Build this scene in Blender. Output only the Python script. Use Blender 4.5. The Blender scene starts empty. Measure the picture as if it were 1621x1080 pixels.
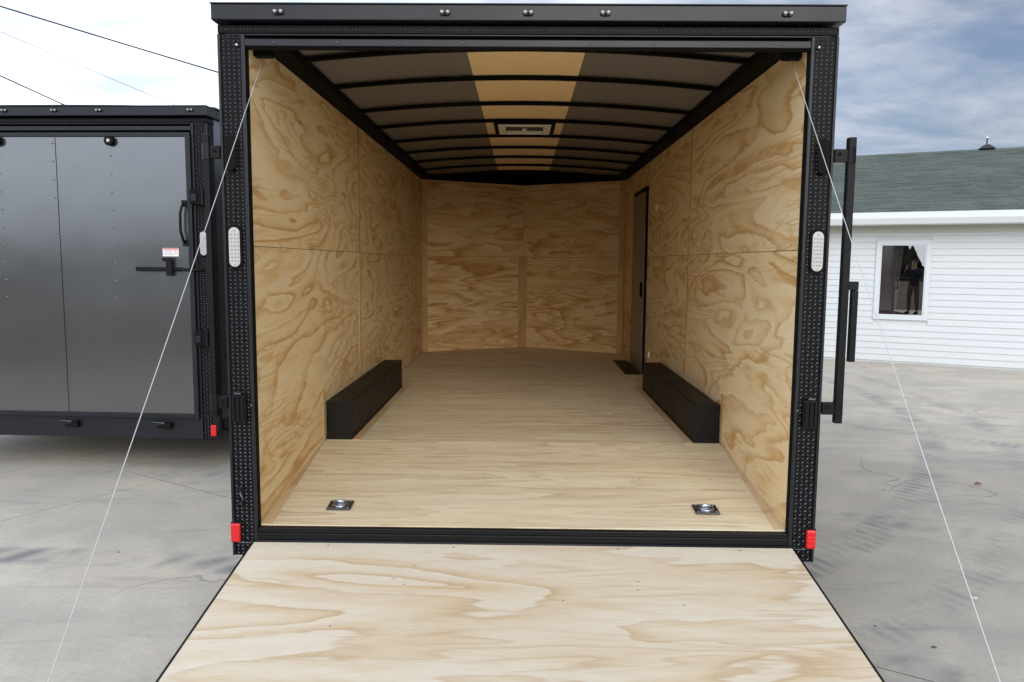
import bpy, bmesh, math, random
from mathutils import Vector, Matrix
random.seed(7)
R = math.radians
C = bpy.context.scene.collection
scn = bpy.context.scene

# ------------------------------------------------------------------ camera, sky, sun, exposure
cam_d = bpy.data.cameras.new('camera'); cam = bpy.data.objects.new('camera', cam_d); C.objects.link(cam)
scn.camera = cam
F, YAW, PIT, ROL = 1209.59, -.0119, .103, .0078
SILL = .36
cam_d.sensor_width = 36; cam_d.lens = F/1621*36; cam_d.clip_start = .02; cam_d.clip_end = 2000
_cy, _sy, _cp, _sp = math.cos(YAW), math.sin(YAW), math.cos(PIT), math.sin(PIT)
_f = Vector((_sy*_cp, _cy*_cp, -_sp)); _r = Vector((_cy, -_sy, 0)); _u = _r.cross(_f)
_rr = _r*math.cos(ROL)+_u*math.sin(ROL); _uu = _r*-math.sin(ROL)+_u*math.cos(ROL)
M = Matrix((_rr, _uu, -_f)).transposed().to_4x4(); M.translation = Vector((-.0123, -3.278, 1.1829+SILL))
cam.matrix_world = M

SUN_EL, SUN_AZ = R(20), R(169)          # azimuth from +Y towards +X
world = bpy.data.worlds.new('World'); scn.world = world; world.use_nodes = True
wt = world.node_tree; wt.nodes.clear()
class NT:
    def __init__(s, t): s.t = t
    def n(s, typ, **k):
        o = s.t.nodes.new(typ)
        for a, b in k.items():
            if a.startswith('i_'):
                key = a[2:]; key = int(key) if key.isdigit() else key.replace('_', ' ')
                if hasattr(b, 'is_linked') : s.t.links.new(b, o.inputs[key])
                else: o.inputs[key].default_value = b
            else: setattr(o, a, b)
        return o
    def l(s, a, b): s.t.links.new(a, b)
    def math(s, op, a, b=None, c=None, clamp=False):
        o = s.t.nodes.new('ShaderNodeMath'); o.operation = op; o.use_clamp = clamp
        for i, v in enumerate((a, b, c)):
            if v is None: continue
            if hasattr(v, 'is_linked'): s.t.links.new(v, o.inputs[i])
            else: o.inputs[i].default_value = v
        return o.outputs[0]
    def mix(s, fac, a, b, typ='MIX'):
        o = s.t.nodes.new('ShaderNodeMix'); o.data_type = 'RGBA'; o.blend_type = typ
        for i, v in ((0, fac), (6, a), (7, b)):
            if hasattr(v, 'is_linked'): s.t.links.new(v, o.inputs[i])
            else: o.inputs[i].default_value = v if i == 0 else (*v, 1) if len(v) == 3 else v
        return o.outputs[2]
    def ramp(s, fac, stops, interp='LINEAR'):
        o = s.t.nodes.new('ShaderNodeValToRGB'); s.t.links.new(fac, o.inputs[0]); e = o.color_ramp.elements
        o.color_ramp.interpolation = interp
        while len(e) < len(stops): e.new(.5)
        for el, (p, c) in zip(e, stops):
            el.position = p; el.color = (*c, 1) if hasattr(c, '__len__') else (c, c, c, 1)
        return o.outputs[0]
    def noise(s, vec, scale, detail=3, rough=.5, dist=0, dims='3D'):
        o = s.t.nodes.new('ShaderNodeTexNoise'); o.noise_dimensions = dims
        s.t.links.new(vec, o.inputs['Vector'])
        for k, v in (('Scale', scale), ('Detail', detail), ('Roughness', rough), ('Distortion', dist)): o.inputs[k].default_value = v
        return o.outputs[0]
w = NT(wt)
sky = w.n('ShaderNodeTexSky', sky_type='NISHITA', sun_disc=False, sun_elevation=SUN_EL, sun_rotation=SUN_AZ, air_density=1.0, dust_density=.6, ozone_density=1.2)
tc = w.n('ShaderNodeTexCoord')
sep = w.n('ShaderNodeSeparateXYZ', i_0=tc.outputs['Generated'])
zc = w.math('MAXIMUM', sep.outputs[2], .03)
zz = w.math('ADD', zc, .18)
px = w.math('DIVIDE', sep.outputs[0], zz); py = w.math('DIVIDE', sep.outputs[1], zz)
cv = w.n('ShaderNodeCombineXYZ', i_0=px, i_1=py, i_2=0.0)
mp = w.n('ShaderNodeMapping', i_0=cv.outputs[0]); mp.inputs['Location'].default_value = (3.1, 1.7, 0); mp.inputs['Rotation'].default_value = (0, 0, R(-14)); mp.inputs['Scale'].default_value = (.8, 1.15, 1)
n1 = w.noise(mp.outputs[0], .9, 7, .58, .35)
n2 = w.noise(mp.outputs[0], 2.6, 6, .6, .2)
dens = w.math('ADD', w.math('MULTIPLY', n1, .72), w.math('MULTIPLY', n2, .28))
sdir = Vector((math.sin(SUN_AZ)*math.cos(SUN_EL), math.cos(SUN_AZ)*math.cos(SUN_EL), math.sin(SUN_EL)))
dt = w.n('ShaderNodeVectorMath', operation='DOT_PRODUCT', i_0=tc.outputs['Generated']); dt.inputs[1].default_value = sdir
glow = w.math('POWER', w.math('MAXIMUM', w.math('MULTIPLY_ADD', dt.outputs['Value'], .5, .5), 0.0), 7.0)
left = w.math('MULTIPLY_ADD', sep.outputs[0], -.5, .5)
cover = w.ramp(w.math('ADD', dens, w.math('MULTIPLY', w.math('POWER', left, 2.0), .60)), [(.46, 0.0), (.62, 1.0)])
shade = w.ramp(n2, [(.35, (3.5, 4.2, 5.5)), (.62, (6.4, 6.8, 7.6))])
bright = w.math('ADD', w.math('MULTIPLY_ADD', glow, 1.2, .50), w.math('MULTIPLY', w.math('POWER', left, 2.0), 2.3))
cl = w.n('ShaderNodeVectorMath', operation='SCALE', i_0=shade); w.l(bright, cl.inputs['Scale'])
sky2 = w.mix(1.0, sky.outputs[0], (.46, .49, .60), 'MULTIPLY')
col = w.mix(w.math('MULTIPLY_ADD', cover, .62, .38), sky2, cl.outputs[0])
bg = w.n('ShaderNodeBackground', i_0=col, i_1=.10)
wo = w.n('ShaderNodeOutputWorld'); w.l(bg.outputs[0], wo.inputs[0])

sd = bpy.data.lights.new('sun', 'SUN'); sd.energy = 1.25; sd.angle = R(40); sd.color = (1, .91, .78)
sun = bpy.data.objects.new('sun', sd); C.objects.link(sun)
sun.rotation_euler = (-sdir).to_track_quat('-Z', 'Y').to_euler(); sun.location = (0, 0, 30)
scn.view_settings.view_transform = 'Standard'; scn.view_settings.look = 'None'
scn.view_settings.gamma = 1; scn.view_settings.use_curve_mapping = False
scn.view_settings.exposure = .56
scn.cycles.max_bounces = 10; scn.cycles.diffuse_bounces = 6

# ------------------------------------------------------------------ materials
def material(name):
    m = bpy.data.materials.new(name); m.use_nodes = True; t = NT(m.node_tree)
    b = m.node_tree.nodes['Principled BSDF']
    return m, t, b
def setp(b, **k):
    for a, v in k.items():
        key = a.replace('_', ' ').title().replace('Ior', 'IOR')
        b.inputs[key].default_value = (*v, 1) if hasattr(v, '__len__') and len(v) == 3 else v
def bump(t, b, h, strength=.3, dist=.002):
    o = t.n('ShaderNodeBump'); o.inputs['Strength'].default_value = strength; o.inputs['Distance'].default_value = dist
    t.l(h, o.inputs['Height']); t.l(o.outputs[0], b.inputs['Normal'])

def ply(name, scale, stops, freq=7.0, contrast=1.0, base=.9, tint=(.9, .78, .62), fine=(6, 6, 6), fine_amt=.25, dist=.5, st2=(1, 1, 1), rot2=(0, 0, 0), rot=(0, 0, 0)):
    """rotary-cut pine plywood: contour bands of a slow field, stretched along the grain"""
    m, t, b = material(name)
    tc = t.n('ShaderNodeTexCoord'); oi = t.n('ShaderNodeObjectInfo')
    off = t.n('ShaderNodeVectorMath', operation='SCALE', i_0=(17.0, 23.0, 31.0)); t.l(oi.outputs['Random'], off.inputs['Scale'])
    ad = t.n('ShaderNodeVectorMath', operation='ADD', i_0=tc.outputs['Object'], i_1=off.outputs[0])
    mp = t.n('ShaderNodeMapping', i_0=ad.outputs[0]); mp.inputs['Scale'].default_value = scale; mp.inputs['Rotation'].default_value = rot
    v = mp.outputs[0]
    f1 = t.noise(v, base, 2.8, .42, dist)
    f2 = t.noise(v, base*3.1, 3, .55, .6)
    fld = t.math('ADD', t.math('MULTIPLY', f1, freq), t.math('MULTIPLY', f2, freq*.13))
    # two kinds of figure: nested rings, and broad flat islands
    fr = t.math('FRACT', fld)
    ringc = t.ramp(fr, stops)
    isl = t.ramp(t.noise(v, base*1.7, 3, .5, 1.0), [(.44, 0.0), (.56, 1.0)])
    amt = t.math('MULTIPLY', t.math('MULTIPLY_ADD', isl, .5, .5), contrast)
    c = t.mix(amt, stops[0][1], ringc)
    mp2 = t.n('ShaderNodeMapping', i_0=ad.outputs[0]); mp2.inputs['Scale'].default_value = tuple(k*q for k, q in zip(scale, st2))
    mp2.inputs['Rotation'].default_value = rot2
    f3 = t.noise(mp2.outputs[0], base*1.25, 3, .5, .45)
    fr2 = t.math('FRACT', t.math('MULTIPLY', f3, freq*1.5))
    pk = t.ramp(t.noise(v, base*1.3+.2, 2, .5, .6), [(.46, 0.0), (.58, .62)])
    c = t.mix(t.math('MULTIPLY', t.ramp(fr2, [(0.0, 0.0), (.5, .22), (.84, 1.0), (.93, .15), (1.0, 0.0)]), pk), c, stops[3][1] if len(stops) > 5 else stops[-2][1])
    # soft broad tint
    br = t.noise(v, base*.8, 2, .5, .3)
    c = t.mix(t.ramp(br, [(.42, 0.0), (.66, .3)]), c, t.mix(1.0, c, tint, 'MULTIPLY'))
    # fine fibre along the grain
    mf = t.n('ShaderNodeMapping', i_0=ad.outputs[0]); mf.inputs['Scale'].default_value = fine
    ff = t.noise(mf.outputs[0], 14, 4, .65, .1)
    c = t.mix(t.ramp(ff, [(.35, fine_amt), (.6, 0.0)]), c, t.mix(1.0, c, (.82, .68, .5), 'MULTIPLY'))
    # knots and specks
    vo = t.n('ShaderNodeTexVoronoi', i_0=v); vo.inputs['Scale'].default_value = 1.15
    kn = t.ramp(t.math('ADD', vo.outputs['Distance'], t.math('MULTIPLY', t.noise(v, 30, 2), .02)), [(.012, .75), (.034, .28), (.05, 0.0)])
    c = t.mix(kn, c, (.16, .075, .03))
    t.l(c, b.inputs['Base Color']); setp(b, roughness=.62, specular_ior_level=.3)
    h = t.math('ADD', t.math('MULTIPLY', ff, .7), t.math('MULTIPLY', fr, .3))
    bump(t, b, h, .25, .0012)
    return m
WALLST = [(0.0, (.84, .69, .43)), (.42, (.82, .655, .385)), (.66, (.74, .53, .255)), (.87, (.57, .345, .13)), (.93, (.74, .55, .28)), (1.0, (.84, .69, .43))]
M_wall = ply('plywood_wall', (1, .62, 2.6), WALLST, 10, 1.0, 1.0, fine=(8, 1.2, 8), dist=.8, st2=(1, .8, 1.5), rot2=(R(24), 0, 0), rot=(R(12), 0, 0))
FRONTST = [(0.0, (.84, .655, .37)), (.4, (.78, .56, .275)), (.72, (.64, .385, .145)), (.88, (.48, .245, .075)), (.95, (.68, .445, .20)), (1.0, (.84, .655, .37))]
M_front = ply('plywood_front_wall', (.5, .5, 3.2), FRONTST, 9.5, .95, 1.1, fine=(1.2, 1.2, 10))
FLOORST = [(0.0, (.76, .69, .505)), (.5, (.72, .62, .425)), (.8, (.62, .50, .34)), (.93, (.52, .39, .24)), (.97, (.70, .60, .46)), (1.0, (.77, .70, .57))]
M_floor = ply('plywood_floor', (.42, 3.6, 1), FLOORST, 8, .8, 1.1, fine=(.8, 14, 5), fine_amt=.5, st2=(1, 1.6, 1))
RAMPST = [(0.0, (.70, .635, .51)), (.45, (.68, .595, .455)), (.8, (.63, .51, .34)), (.93, (.54, .405, .25)), (.97, (.655, .57, .43)), (1.0, (.70, .635, .51))]
M_ramp = ply('plywood_ramp', (.55, 2.5, 1), RAMPST, 6.5, .95, 1.15, fine=(.7, 10, 5), fine_amt=.3, st2=(.8, 1.4, 1))
M_strip = ply('plywood_batten', (1, 1, .4), [(0, (.62, .44, .22)), (.6, (.58, .385, .175)), (.9, (.46, .26, .095)), (1, (.62, .44, .22))], 5, .7)
M_band = ply('plywood_band', (1, .5, 2.2), [(0, (.70, .50, .255)), (.45, (.64, .425, .19)), (.85, (.47, .255, .09)), (1, (.70, .50, .255))], 8, .95)
M_edge = ply('plywood_edge_strip', (1, .5, 1), [(0, (.62, .48, .29)), (.5, (.56, .40, .21)), (.85, (.44, .27, .12)), (1, (.62, .48, .29))], 6, .8)

def plain(name, col, rough=.5, metal=0.0, spec=.5, nscale=None, namt=.15, bumpamt=None, coat=0.0):
    m, t, b = material(name)
    setp(b, base_color=col, roughness=rough, metallic=metal, specular_ior_level=spec, coat_weight=coat)
    if nscale:
        tc = t.n('ShaderNodeTexCoord'); f = t.noise(tc.outputs['Object'], nscale, 5, .6)
        c = t.mix(t.math('MULTIPLY', f, namt*2), col, tuple(min(1, x*1.7+.004) for x in col)); t.l(c, b.inputs['Base Color'])
        r = t.math('MULTIPLY_ADD', f, .25, rough-.12, clamp=True); t.l(r, b.inputs['Roughness'])
        if bumpamt: bump(t, b, f, bumpamt, .002)
    return m
M_black = plain('black_powder_coat', (.004, .004, .0045), .42, 0, .18, 9, .25)
M_capblk = plain('black_trim_metal', (.009, .010, .013), .36, .05, .3, 3, .3)
M_tread = plain('black_tread_plate', (.003, .0032, .004), .45, 0, .10, 12, .3)
M_treadbar = plain('glint_tread_bars', (.10, .10, .10), .24, .75, .7, 25, .4)  # lighter grey puts the black plate's sky glints into the bars' colour
M_bow = plain('black_roof_steel', (.004, .0035, .003), .7, 0, .08, 6, .2)
M_rubber = plain('rubber', (.005, .005, .005), .8, 0, .12, 20, .2)
M_ceil = plain('dark_ceiling_liner', (.155, .142, .126), .55, 0, .4, 2.5, .12)
M_wbox = plain('wheel_box_black', (.004, .0035, .003), .5, 0, .22, 4, .3)
M_steel = plain('zinc_steel', (.42, .45, .50), .28, 1, .5, 30, .1)
M_zdark = plain('zinc_dark', (.12, .13, .14), .4, 1, .5, 30, .2)
M_red = plain('red_lens', (.60, .010, .010), .25, 0, .6); 
M_lens = plain('clear_lens', (.46, .46, .45), .22, 0, .6)
M_whitep = plain('white_plastic', (.80, .78, .70), .4, 0, .5)
M_screen = plain('vent_screen', (.035, .036, .028), .6)
M_doorin = plain('door_inner_skin', (.20, .175, .15), .4, .2, .5, 1.2, .2)
M_cable = plain('plastic_coated_cable', (.50, .50, .52), .4, .1, .6)
M_wire = plain('utility_wire', (.03, .03, .03), .6)
M_wire2 = plain('weathered_wire', (.38, .39, .40), .6)
M_label = plain('white_sticker', (.78, .76, .75), .4)
M_print = plain('red_print', (.55, .06, .05), .5)
M_printk = plain('grey_print', (.25, .25, .26), .5)
M_gutter = plain('white_gutter', (.62, .64, .64), .35, 0, .4, 1.5, .03)
M_soffit = plain('cream_soffit', (.52, .52, .46), .5)
M_trim = plain('white_window_trim', (.60, .63, .65), .4)
M_reflect = plain('grey_reflection', (.42, .39, .41), .8)  # grey of the trailer side mirrored in the window
M_room = plain('dark_room', (.06, .05, .045), .9)
M_vent = plain('black_vent_pipe', (.02, .02, .025), .5)
M_tyre = plain('tyre_rubber', (.012, .012, .012), .85)

def charcoal():
    m, t, b = material('charcoal_aluminium_skin')
    tc = t.n('ShaderNodeTexCoord'); v = tc.outputs['Object']
    f = t.noise(v, 1.1, 2, .5); g = t.noise(v, 60, 3, .6)
    setp(b, metallic=.85, specular_ior_level=.5, coat_weight=.25, coat_roughness=.08)
    c = t.mix(f, (.145, .147, .144), (.185, .187, .183)); t.l(c, b.inputs['Base Color'])
    t.l(t.math('MULTIPLY_ADD', f, .08, .17), b.inputs['Roughness'])
    bump(t, b, f, .5, .018)
    return m
M_skin = charcoal()

def siding():
    m, t, b = material('white_vinyl_siding')
    tc = t.n('ShaderNodeTexCoord'); mp = t.n('ShaderNodeMapping', i_0=tc.outputs['Object']); mp.inputs['Scale'].default_value = (1, 1, 9)
    f = t.noise(mp.outputs[0], 2.5, 5, .6)
    t.l(t.mix(f, (.54, .565, .57), (.62, .645, .65)), b.inputs['Base Color']); setp(b, roughness=.42)
    bump(t, b, f, .2, .002)
    return m
M_siding = siding()
def shingle():
    m, t, b = material('green_asphalt_shingles')
    tc = t.n('ShaderNodeTexCoord'); v = tc.outputs['Object']
    a = t.noise(v, 1.1, 4, .6); g = t.noise(v, 55, 3, .7)
    mp = t.n('ShaderNodeMapping', i_0=v); mp.inputs['Scale'].default_value = (3.2, 6.6, 6.6)
    tab = t.n('ShaderNodeTexWhiteNoise', i_0=t.n('ShaderNodeVectorMath', operation='FLOOR', i_0=mp.outputs[0]).outputs[0])
    c = t.mix(t.ramp(a, [(.35, 0.0), (.65, 1.0)]), (.074, .094, .080), (.118, .131, .113))
    c = t.mix(t.math('MULTIPLY', tab.outputs['Value'], .6), c, (.055, .074, .068))
    c = t.mix(t.math('MULTIPLY', g, .55), c, (.15, .165, .15))
    t.l(c, b.inputs['Base Color']); setp(b, roughness=.9, specular_ior_level=.2); bump(t, b, g, .5, .004)
    return m
M_shingle = shingle()
def concrete():
    m, t, b = material('weathered_concrete')
    gm = t.n('ShaderNodeNewGeometry'); P = gm.outputs['Position']
    oi = t.n('ShaderNodeObjectInfo')
    rot = t.n('ShaderNodeMapping', i_0=P); rot.inputs['Scale'].default_value = (.55, 1.25, 1)
    big = t.noise(rot.outputs[0], .55, 5, .62, .5)
    mid = t.noise(P, 2.4, 6, .62, .5)
    fine = t.noise(P, 42, 5, .7)
    speck = t.noise(P, 150, 2, .5)
    c = t.mix(t.ramp(big, [(.34, 0.0), (.64, 1.0)]), (.46, .412, .328), (.62, .56, .452))
    c = t.mix(t.ramp(mid, [(.40, .42), (.60, 0.0)]), c, (.345, .33, .305))
    c = t.mix(t.ramp(fine, [(.3, .28), (.55, 0.0)]), c, (.22, .22, .225))
    c = t.mix(t.ramp(speck, [(.27, .5), (.33, 0.0)]), c, (.13, .12, .11))
    # rusty tan drag stains
    st = t.n('ShaderNodeMapping', i_0=P); st.inputs['Rotation'].default_value = (0, 0, R(22)); st.inputs['Scale'].default_value = (.35, 2.4, 1)
    rs = t.noise(st.outputs[0], 1.0, 4, .6, .4)
    c = t.mix(t.ramp(rs, [(.56, 0.0), (.72, .5)]), c, (.55, .44, .32))
    # slate scrapes lying roughly along the traffic
    sc = t.n('ShaderNodeMapping', i_0=P); sc.inputs['Rotation'].default_value = (0, 0, R(-9)); sc.inputs['Scale'].default_value = (.9, 5.5, 1); sc.inputs['Location'].default_value = (4, 9, 0)
    ss = t.noise(sc.outputs[0], 1.2, 6, .66, .5)
    c = t.mix(t.ramp(ss, [(.555, 0.0), (.68, .5)]), c, (.27, .265, .265))
    ck = t.n('ShaderNodeTexVoronoi', feature='DISTANCE_TO_EDGE'); ck.inputs['Scale'].default_value = .33
    wv_ = t.n('ShaderNodeVectorMath', operation='ADD', i_0=P); nz = t.n('ShaderNodeTexNoise'); nz.inputs['Scale'].default_value = 1.3; nz.inputs['Detail'].default_value = 6
    t.l(P, nz.inputs['Vector']); t.l(nz.outputs['Color'], wv_.inputs[1]); t.l(wv_.outputs[0], ck.inputs['Vector'])
    gate = t.ramp(t.noise(P, .35, 2, .5), [(.5, 0.0), (.56, 1.0)])
    c = t.mix(t.math('MULTIPLY', t.ramp(ck.outputs['Distance'], [(.0012, .7), (.0035, 0.0)]), gate), c, (.16, .155, .15))
    od = t.n('ShaderNodeTexVoronoi', i_0=P); od.inputs['Scale'].default_value = 2.1
    c = t.mix(t.ramp(t.math('ADD', od.outputs['Distance'], t.math('MULTIPLY', fine, .05)), [(.045, .55), (.075, 0.0)]), c, (.22, .21, .20))
    # tyre tracks: distance from an arc, broken into tread blocks, with wear noise
    sx = t.n('ShaderNodeSeparateXYZ', i_0=P)
    def arc(c, cx, cy, r, wd, per, amt, seed, a0=None):
        dx = t.math('SUBTRACT', sx.outputs[0], cx); dy = t.math('SUBTRACT', sx.outputs[1], cy)
        rr = t.math('SQRT', t.math('ADD', t.math('MULTIPLY', dx, dx), t.math('MULTIPLY', dy, dy)))
        d = t.math('DIVIDE', t.math('ABSOLUTE', t.math('SUBTRACT', rr, r)), wd)
        ms = t.math('SUBTRACT', 1.0, t.math('SMOOTHSTEP', 0, 0) if False else t.math('POWER', t.math('MINIMUM', d, 1.0), 3.0))
        th = t.math('MULTIPLY', t.math('ARCTAN2', dy, dx), r/per*6.2832)
        wv = t.math('MULTIPLY_ADD', t.math('SINE', t.math('ADD', th, t.math('MULTIPLY', rr, 18.0))), .5, .5)
        mpn = t.n('ShaderNodeMapping', i_0=P); mpn.inputs['Location'].default_value = (seed, seed*2, 0)
        wn = t.ramp(t.noise(mpn.outputs[0], 1.6, 5, .7, .3), [(.42, 0.0), (.62, 1.0)])
        k = t.math('MULTIPLY', t.math('MULTIPLY', ms, t.math('MULTIPLY_ADD', wv, .75, .25)), t.math('MULTIPLY', wn, amt))
        return t.mix(k, c, (.19, .188, .195))
    c = arc(c, -3.2, 6.2, 7.35, .14, .085, .85, 2)       # ribbed arc on the right
    c = arc(c, -3.2, 6.2, 7.95, .12, .085, .6, 5)
    c = arc(c, -2.9, -9.5, 10.05, .13, .20, .9, 9)       # blotchy track on the left
    c = arc(c, -2.2, -9.5, 11.6, .12, .16, .55, 12)
    c = arc(c, 9.5, 12.0, 10.2, .12, .09, .6, 17)
    c = t.mix(t.math('MULTIPLY', oi.outputs['Random'], .10), c, (.30, .30, .30))
    t.l(c, b.inputs['Base Color'])
    t.l(t.math('MULTIPLY_ADD', mid, .25, .62), b.inputs['Roughness']); setp(b, specular_ior_level=.35)
    bump(t, b, t.math('ADD', fine, t.math('MULTIPLY', mid, 1.5)), .35, .003)
    return m
M_conc = concrete()
def field():
    m, t, b = material('dry_grass_field')
    tc = t.n('ShaderNodeTexCoord'); v = tc.outputs['Object']
    c = t.mix(t.ramp(t.noise(v, .15, 6, .6), [(.4, 0.0), (.6, 1.0)]), (.05, .052, .028), (.13, .085, .05))
    t.l(c, b.inputs['Base Color']); setp(b, roughness=1); return m
M_field = field()
M_joint = plain('joint_filler', (.07, .068, .064), 1.0, 0, .1)
def leafm():
    m, t, b = material('woodland'); tc = t.n('ShaderNodeTexCoord')
    c = t.mix(t.noise(tc.outputs['Object'], .3, 4, .6), (.018, .024, .012), (.055, .052, .028))
    t.l(c, b.inputs['Base Color']); setp(b, roughness=.95); return m
M_wood_far = leafm()
def glass():
    m = bpy.data.materials.new('window_glass'); m.use_nodes = True; t = NT(m.node_tree); m.node_tree.nodes.clear()
    g = t.n('ShaderNodeBsdfGlossy'); g.inputs['Roughness'].default_value = 0.0; g.inputs['Color'].default_value = (1, .97, .93, 1)
    tr = t.n('ShaderNodeBsdfTransparent'); tr.inputs['Color'].default_value = (.62, .60, .60, 1)
    mx = t.n('ShaderNodeMixShader', i_0=.23); t.l(tr.outputs[0], mx.inputs[1]); t.l(g.outputs[0], mx.inputs[2])
    o = t.n('ShaderNodeOutputMaterial'); t.l(mx.outputs[0], o.inputs[0]); return m
M_glass = glass()

# ------------------------------------------------------------------ mesh helpers
class MB:
    def __init__(s): s.v = []; s.f = []
    def add(s, vs, fs):
        o = len(s.v); s.v += [tuple(p) for p in vs]; s.f += [tuple(i+o for i in f) for f in fs]; return s
    def box(s, x0, x1, y0, y1, z0, z1):
        return s.add([(x0,y0,z0),(x1,y0,z0),(x1,y1,z0),(x0,y1,z0),(x0,y0,z1),(x1,y0,z1),(x1,y1,z1),(x0,y1,z1)],
                     [(0,3,2,1),(4,5,6,7),(0,1,5,4),(1,2,6,5),(2,3,7,6),(3,0,4,7)])
    def hexa(s, b, t):          # 4 bottom points, 4 top points
        return s.add(list(b)+list(t), [(3,2,1,0),(4,5,6,7),(0,1,5,4),(1,2,6,5),(2,3,7,6),(3,0,4,7)])
    def prism(s, pts, axis, a, b):   # 2D outline extruded along axis
        n = len(pts)
        def P(p, k):
            return (k, p[0], p[1]) if axis == 'x' else (p[0], k, p[1]) if axis == 'y' else (p[0], p[1], k)
        return s.add([P(p, a) for p in pts]+[P(p, b) for p in pts], [tuple(range(n-1, -1, -1)), tuple(range(n, 2*n))]+[(i, (i+1) % n, n+(i+1) % n, n+i) for i in range(n)])
    def tube(s, pts, r, n=8, caps=True):
        pts = [Vector(p) for p in pts]; o = len(s.v); rs = r if hasattr(r, '__len__') else [r]*len(pts)
        for i, p in enumerate(pts):
            d = (pts[min(i+1, len(pts)-1)]-pts[max(i-1, 0)]).normalized()
            a = d.cross(Vector((0, 0, 1)) if abs(d.z) < .9 else Vector((1, 0, 0))).normalized(); b = d.cross(a)
            for k in range(n):
                t = 2*math.pi*k/n; s.v.append(tuple(p+(a*math.cos(t)+b*math.sin(t))*rs[i]))
        for i in range(len(pts)-1):
            for k in range(n):
                k2 = (k+1) % n; s.f.append((o+i*n+k, o+i*n+k2, o+(i+1)*n+k2, o+(i+1)*n+k))
        if caps:
            s.f.append(tuple(o+k for k in range(n-1, -1, -1))); s.f.append(tuple(o+(len(pts)-1)*n+k for k in range(n)))
        return s
    def dome(s, c, rx, ry, rz, nrm='-y', n=10, m=4):
        # half ellipsoid bulging along nrm
        o = len(s.v); c = Vector(c)
        for j in range(m):
            ph = math.pi/2*j/m
            for k in range(n):
                t = 2*math.pi*k/n; a, b_, d = math.cos(t)*math.cos(ph), math.sin(t)*math.cos(ph), math.sin(ph)
                p = (a*rx, -d*ry, b_*rz) if nrm == '-y' else (a*rx, b_*ry, d*rz)
                s.v.append(tuple(c+Vector(p)))
        s.v.append(tuple(c+Vector((0, -ry, 0) if nrm == '-y' else (0, 0, rz)))); top = len(s.v)-1
        for j in range(m-1):
            for k in range(n):
                k2 = (k+1) % n; s.f.append((o+j*n+k, o+j*n+k2, o+(j+1)*n+k2, o+(j+1)*n+k))
        for k in range(n): s.f.append((o+(m-1)*n+k, o+(m-1)*n+(k+1) % n, top))
        s.f.append(tuple(o+k for k in range(n-1, -1, -1)))
        return s
    def mesh(s, name, mat):
        me = bpy.data.meshes.new(name); me.from_pydata(s.v, [], s.f); me.update()
        bm = bmesh.new(); bm.from_mesh(me); bmesh.ops.recalc_face_normals(bm, faces=bm.faces); bm.to_mesh(me); bm.free()
        me.materials.append(mat); return me
    def build(s, name, mat, parent=None, bevel=0, smooth=False, kind=None, seg=2):
        o = bpy.data.objects.new(name, s.mesh(name, mat)); C.objects.link(o); o.parent = parent
        if smooth:
            for p in o.data.polygons: p.use_smooth = True
        if bevel:
            md = o.modifiers.new('bevel', 'BEVEL'); md.width = bevel; md.segments = seg; md.limit_method = 'ANGLE'; md.angle_limit = R(40); md.harden_normals = False
        if kind: o['kind'] = kind
        return o
def tag(o, label=None, cat=None, group=None, kind=None):
    for k, v in (('label', label), ('category', cat), ('group', group), ('kind', kind)):
        if v: o[k] = v
    return o
def empty(name, loc=(0, 0, 0), rz=0):
    o = bpy.data.objects.new(name, None); C.objects.link(o); o.location = loc; o.rotation_euler = (0, 0, rz); o.empty_display_size = .2; return o
def box(name, mat, parent, *a, bevel=0): return MB().box(*a).build(name, mat, parent, bevel)
S = SILL

# ------------------------------------------------------------------ ground
GA = R(-31.5); gd = Vector((math.cos(GA), math.sin(GA), 0)); gn = Vector((-math.sin(GA), math.cos(GA), 0))
base = MB().box(-900, 900, -900, 900, -.6, -.15).build('ground', M_field); base['kind'] = 'structure'
yard = MB().hexa([tuple(gd*a+gn*b+Vector((0, 0, -.148))) for a, b in ((-39.2, -5.7), (56.9, -5.7), (56.9, 36.4), (-39.2, 36.4))],
                 [tuple(gd*a+gn*b+Vector((0, 0, -.002))) for a, b in ((-39.2, -5.7), (56.9, -5.7), (56.9, 36.4), (-39.2, 36.4))]).build('concrete_yard', M_joint); yard['kind'] = 'structure'
sm = None
J = .0036
for i in range(-6, 10):
    for j in range(-1, 6):
        a, b = -3.17+6*i, .33+6*j
        if sm is None:
            me_ = MB()
            c8 = [gd*x+gn*y for x, y in ((J, J), (6-J, J), (6-J, 6-J), (J, 6-J))]
            ins = [gd*x+gn*y for x, y in ((J+.002, J+.002), (6-J-.006, J+.002), (6-J-.006, 6-J-.006), (J+.002, 6-J-.006))]
            vs = [p+Vector((0, 0, -.1)) for p in c8]+[p+Vector((0, 0, -.0012)) for p in c8]+ins
            me_.add(vs, [(3,2,1,0),(0,1,5,4),(1,2,6,5),(2,3,7,6),(3,0,4,7),(4,5,9,8),(5,6,10,9),(6,7,11,10),(7,4,8,11),(8,9,10,11)])
            sm = me_.mesh('concrete_slab', M_conc)
        o = bpy.data.objects.new('concrete_slab', sm); C.objects.link(o); o.parent = yard; o.location = gd*a+gn*b

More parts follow.
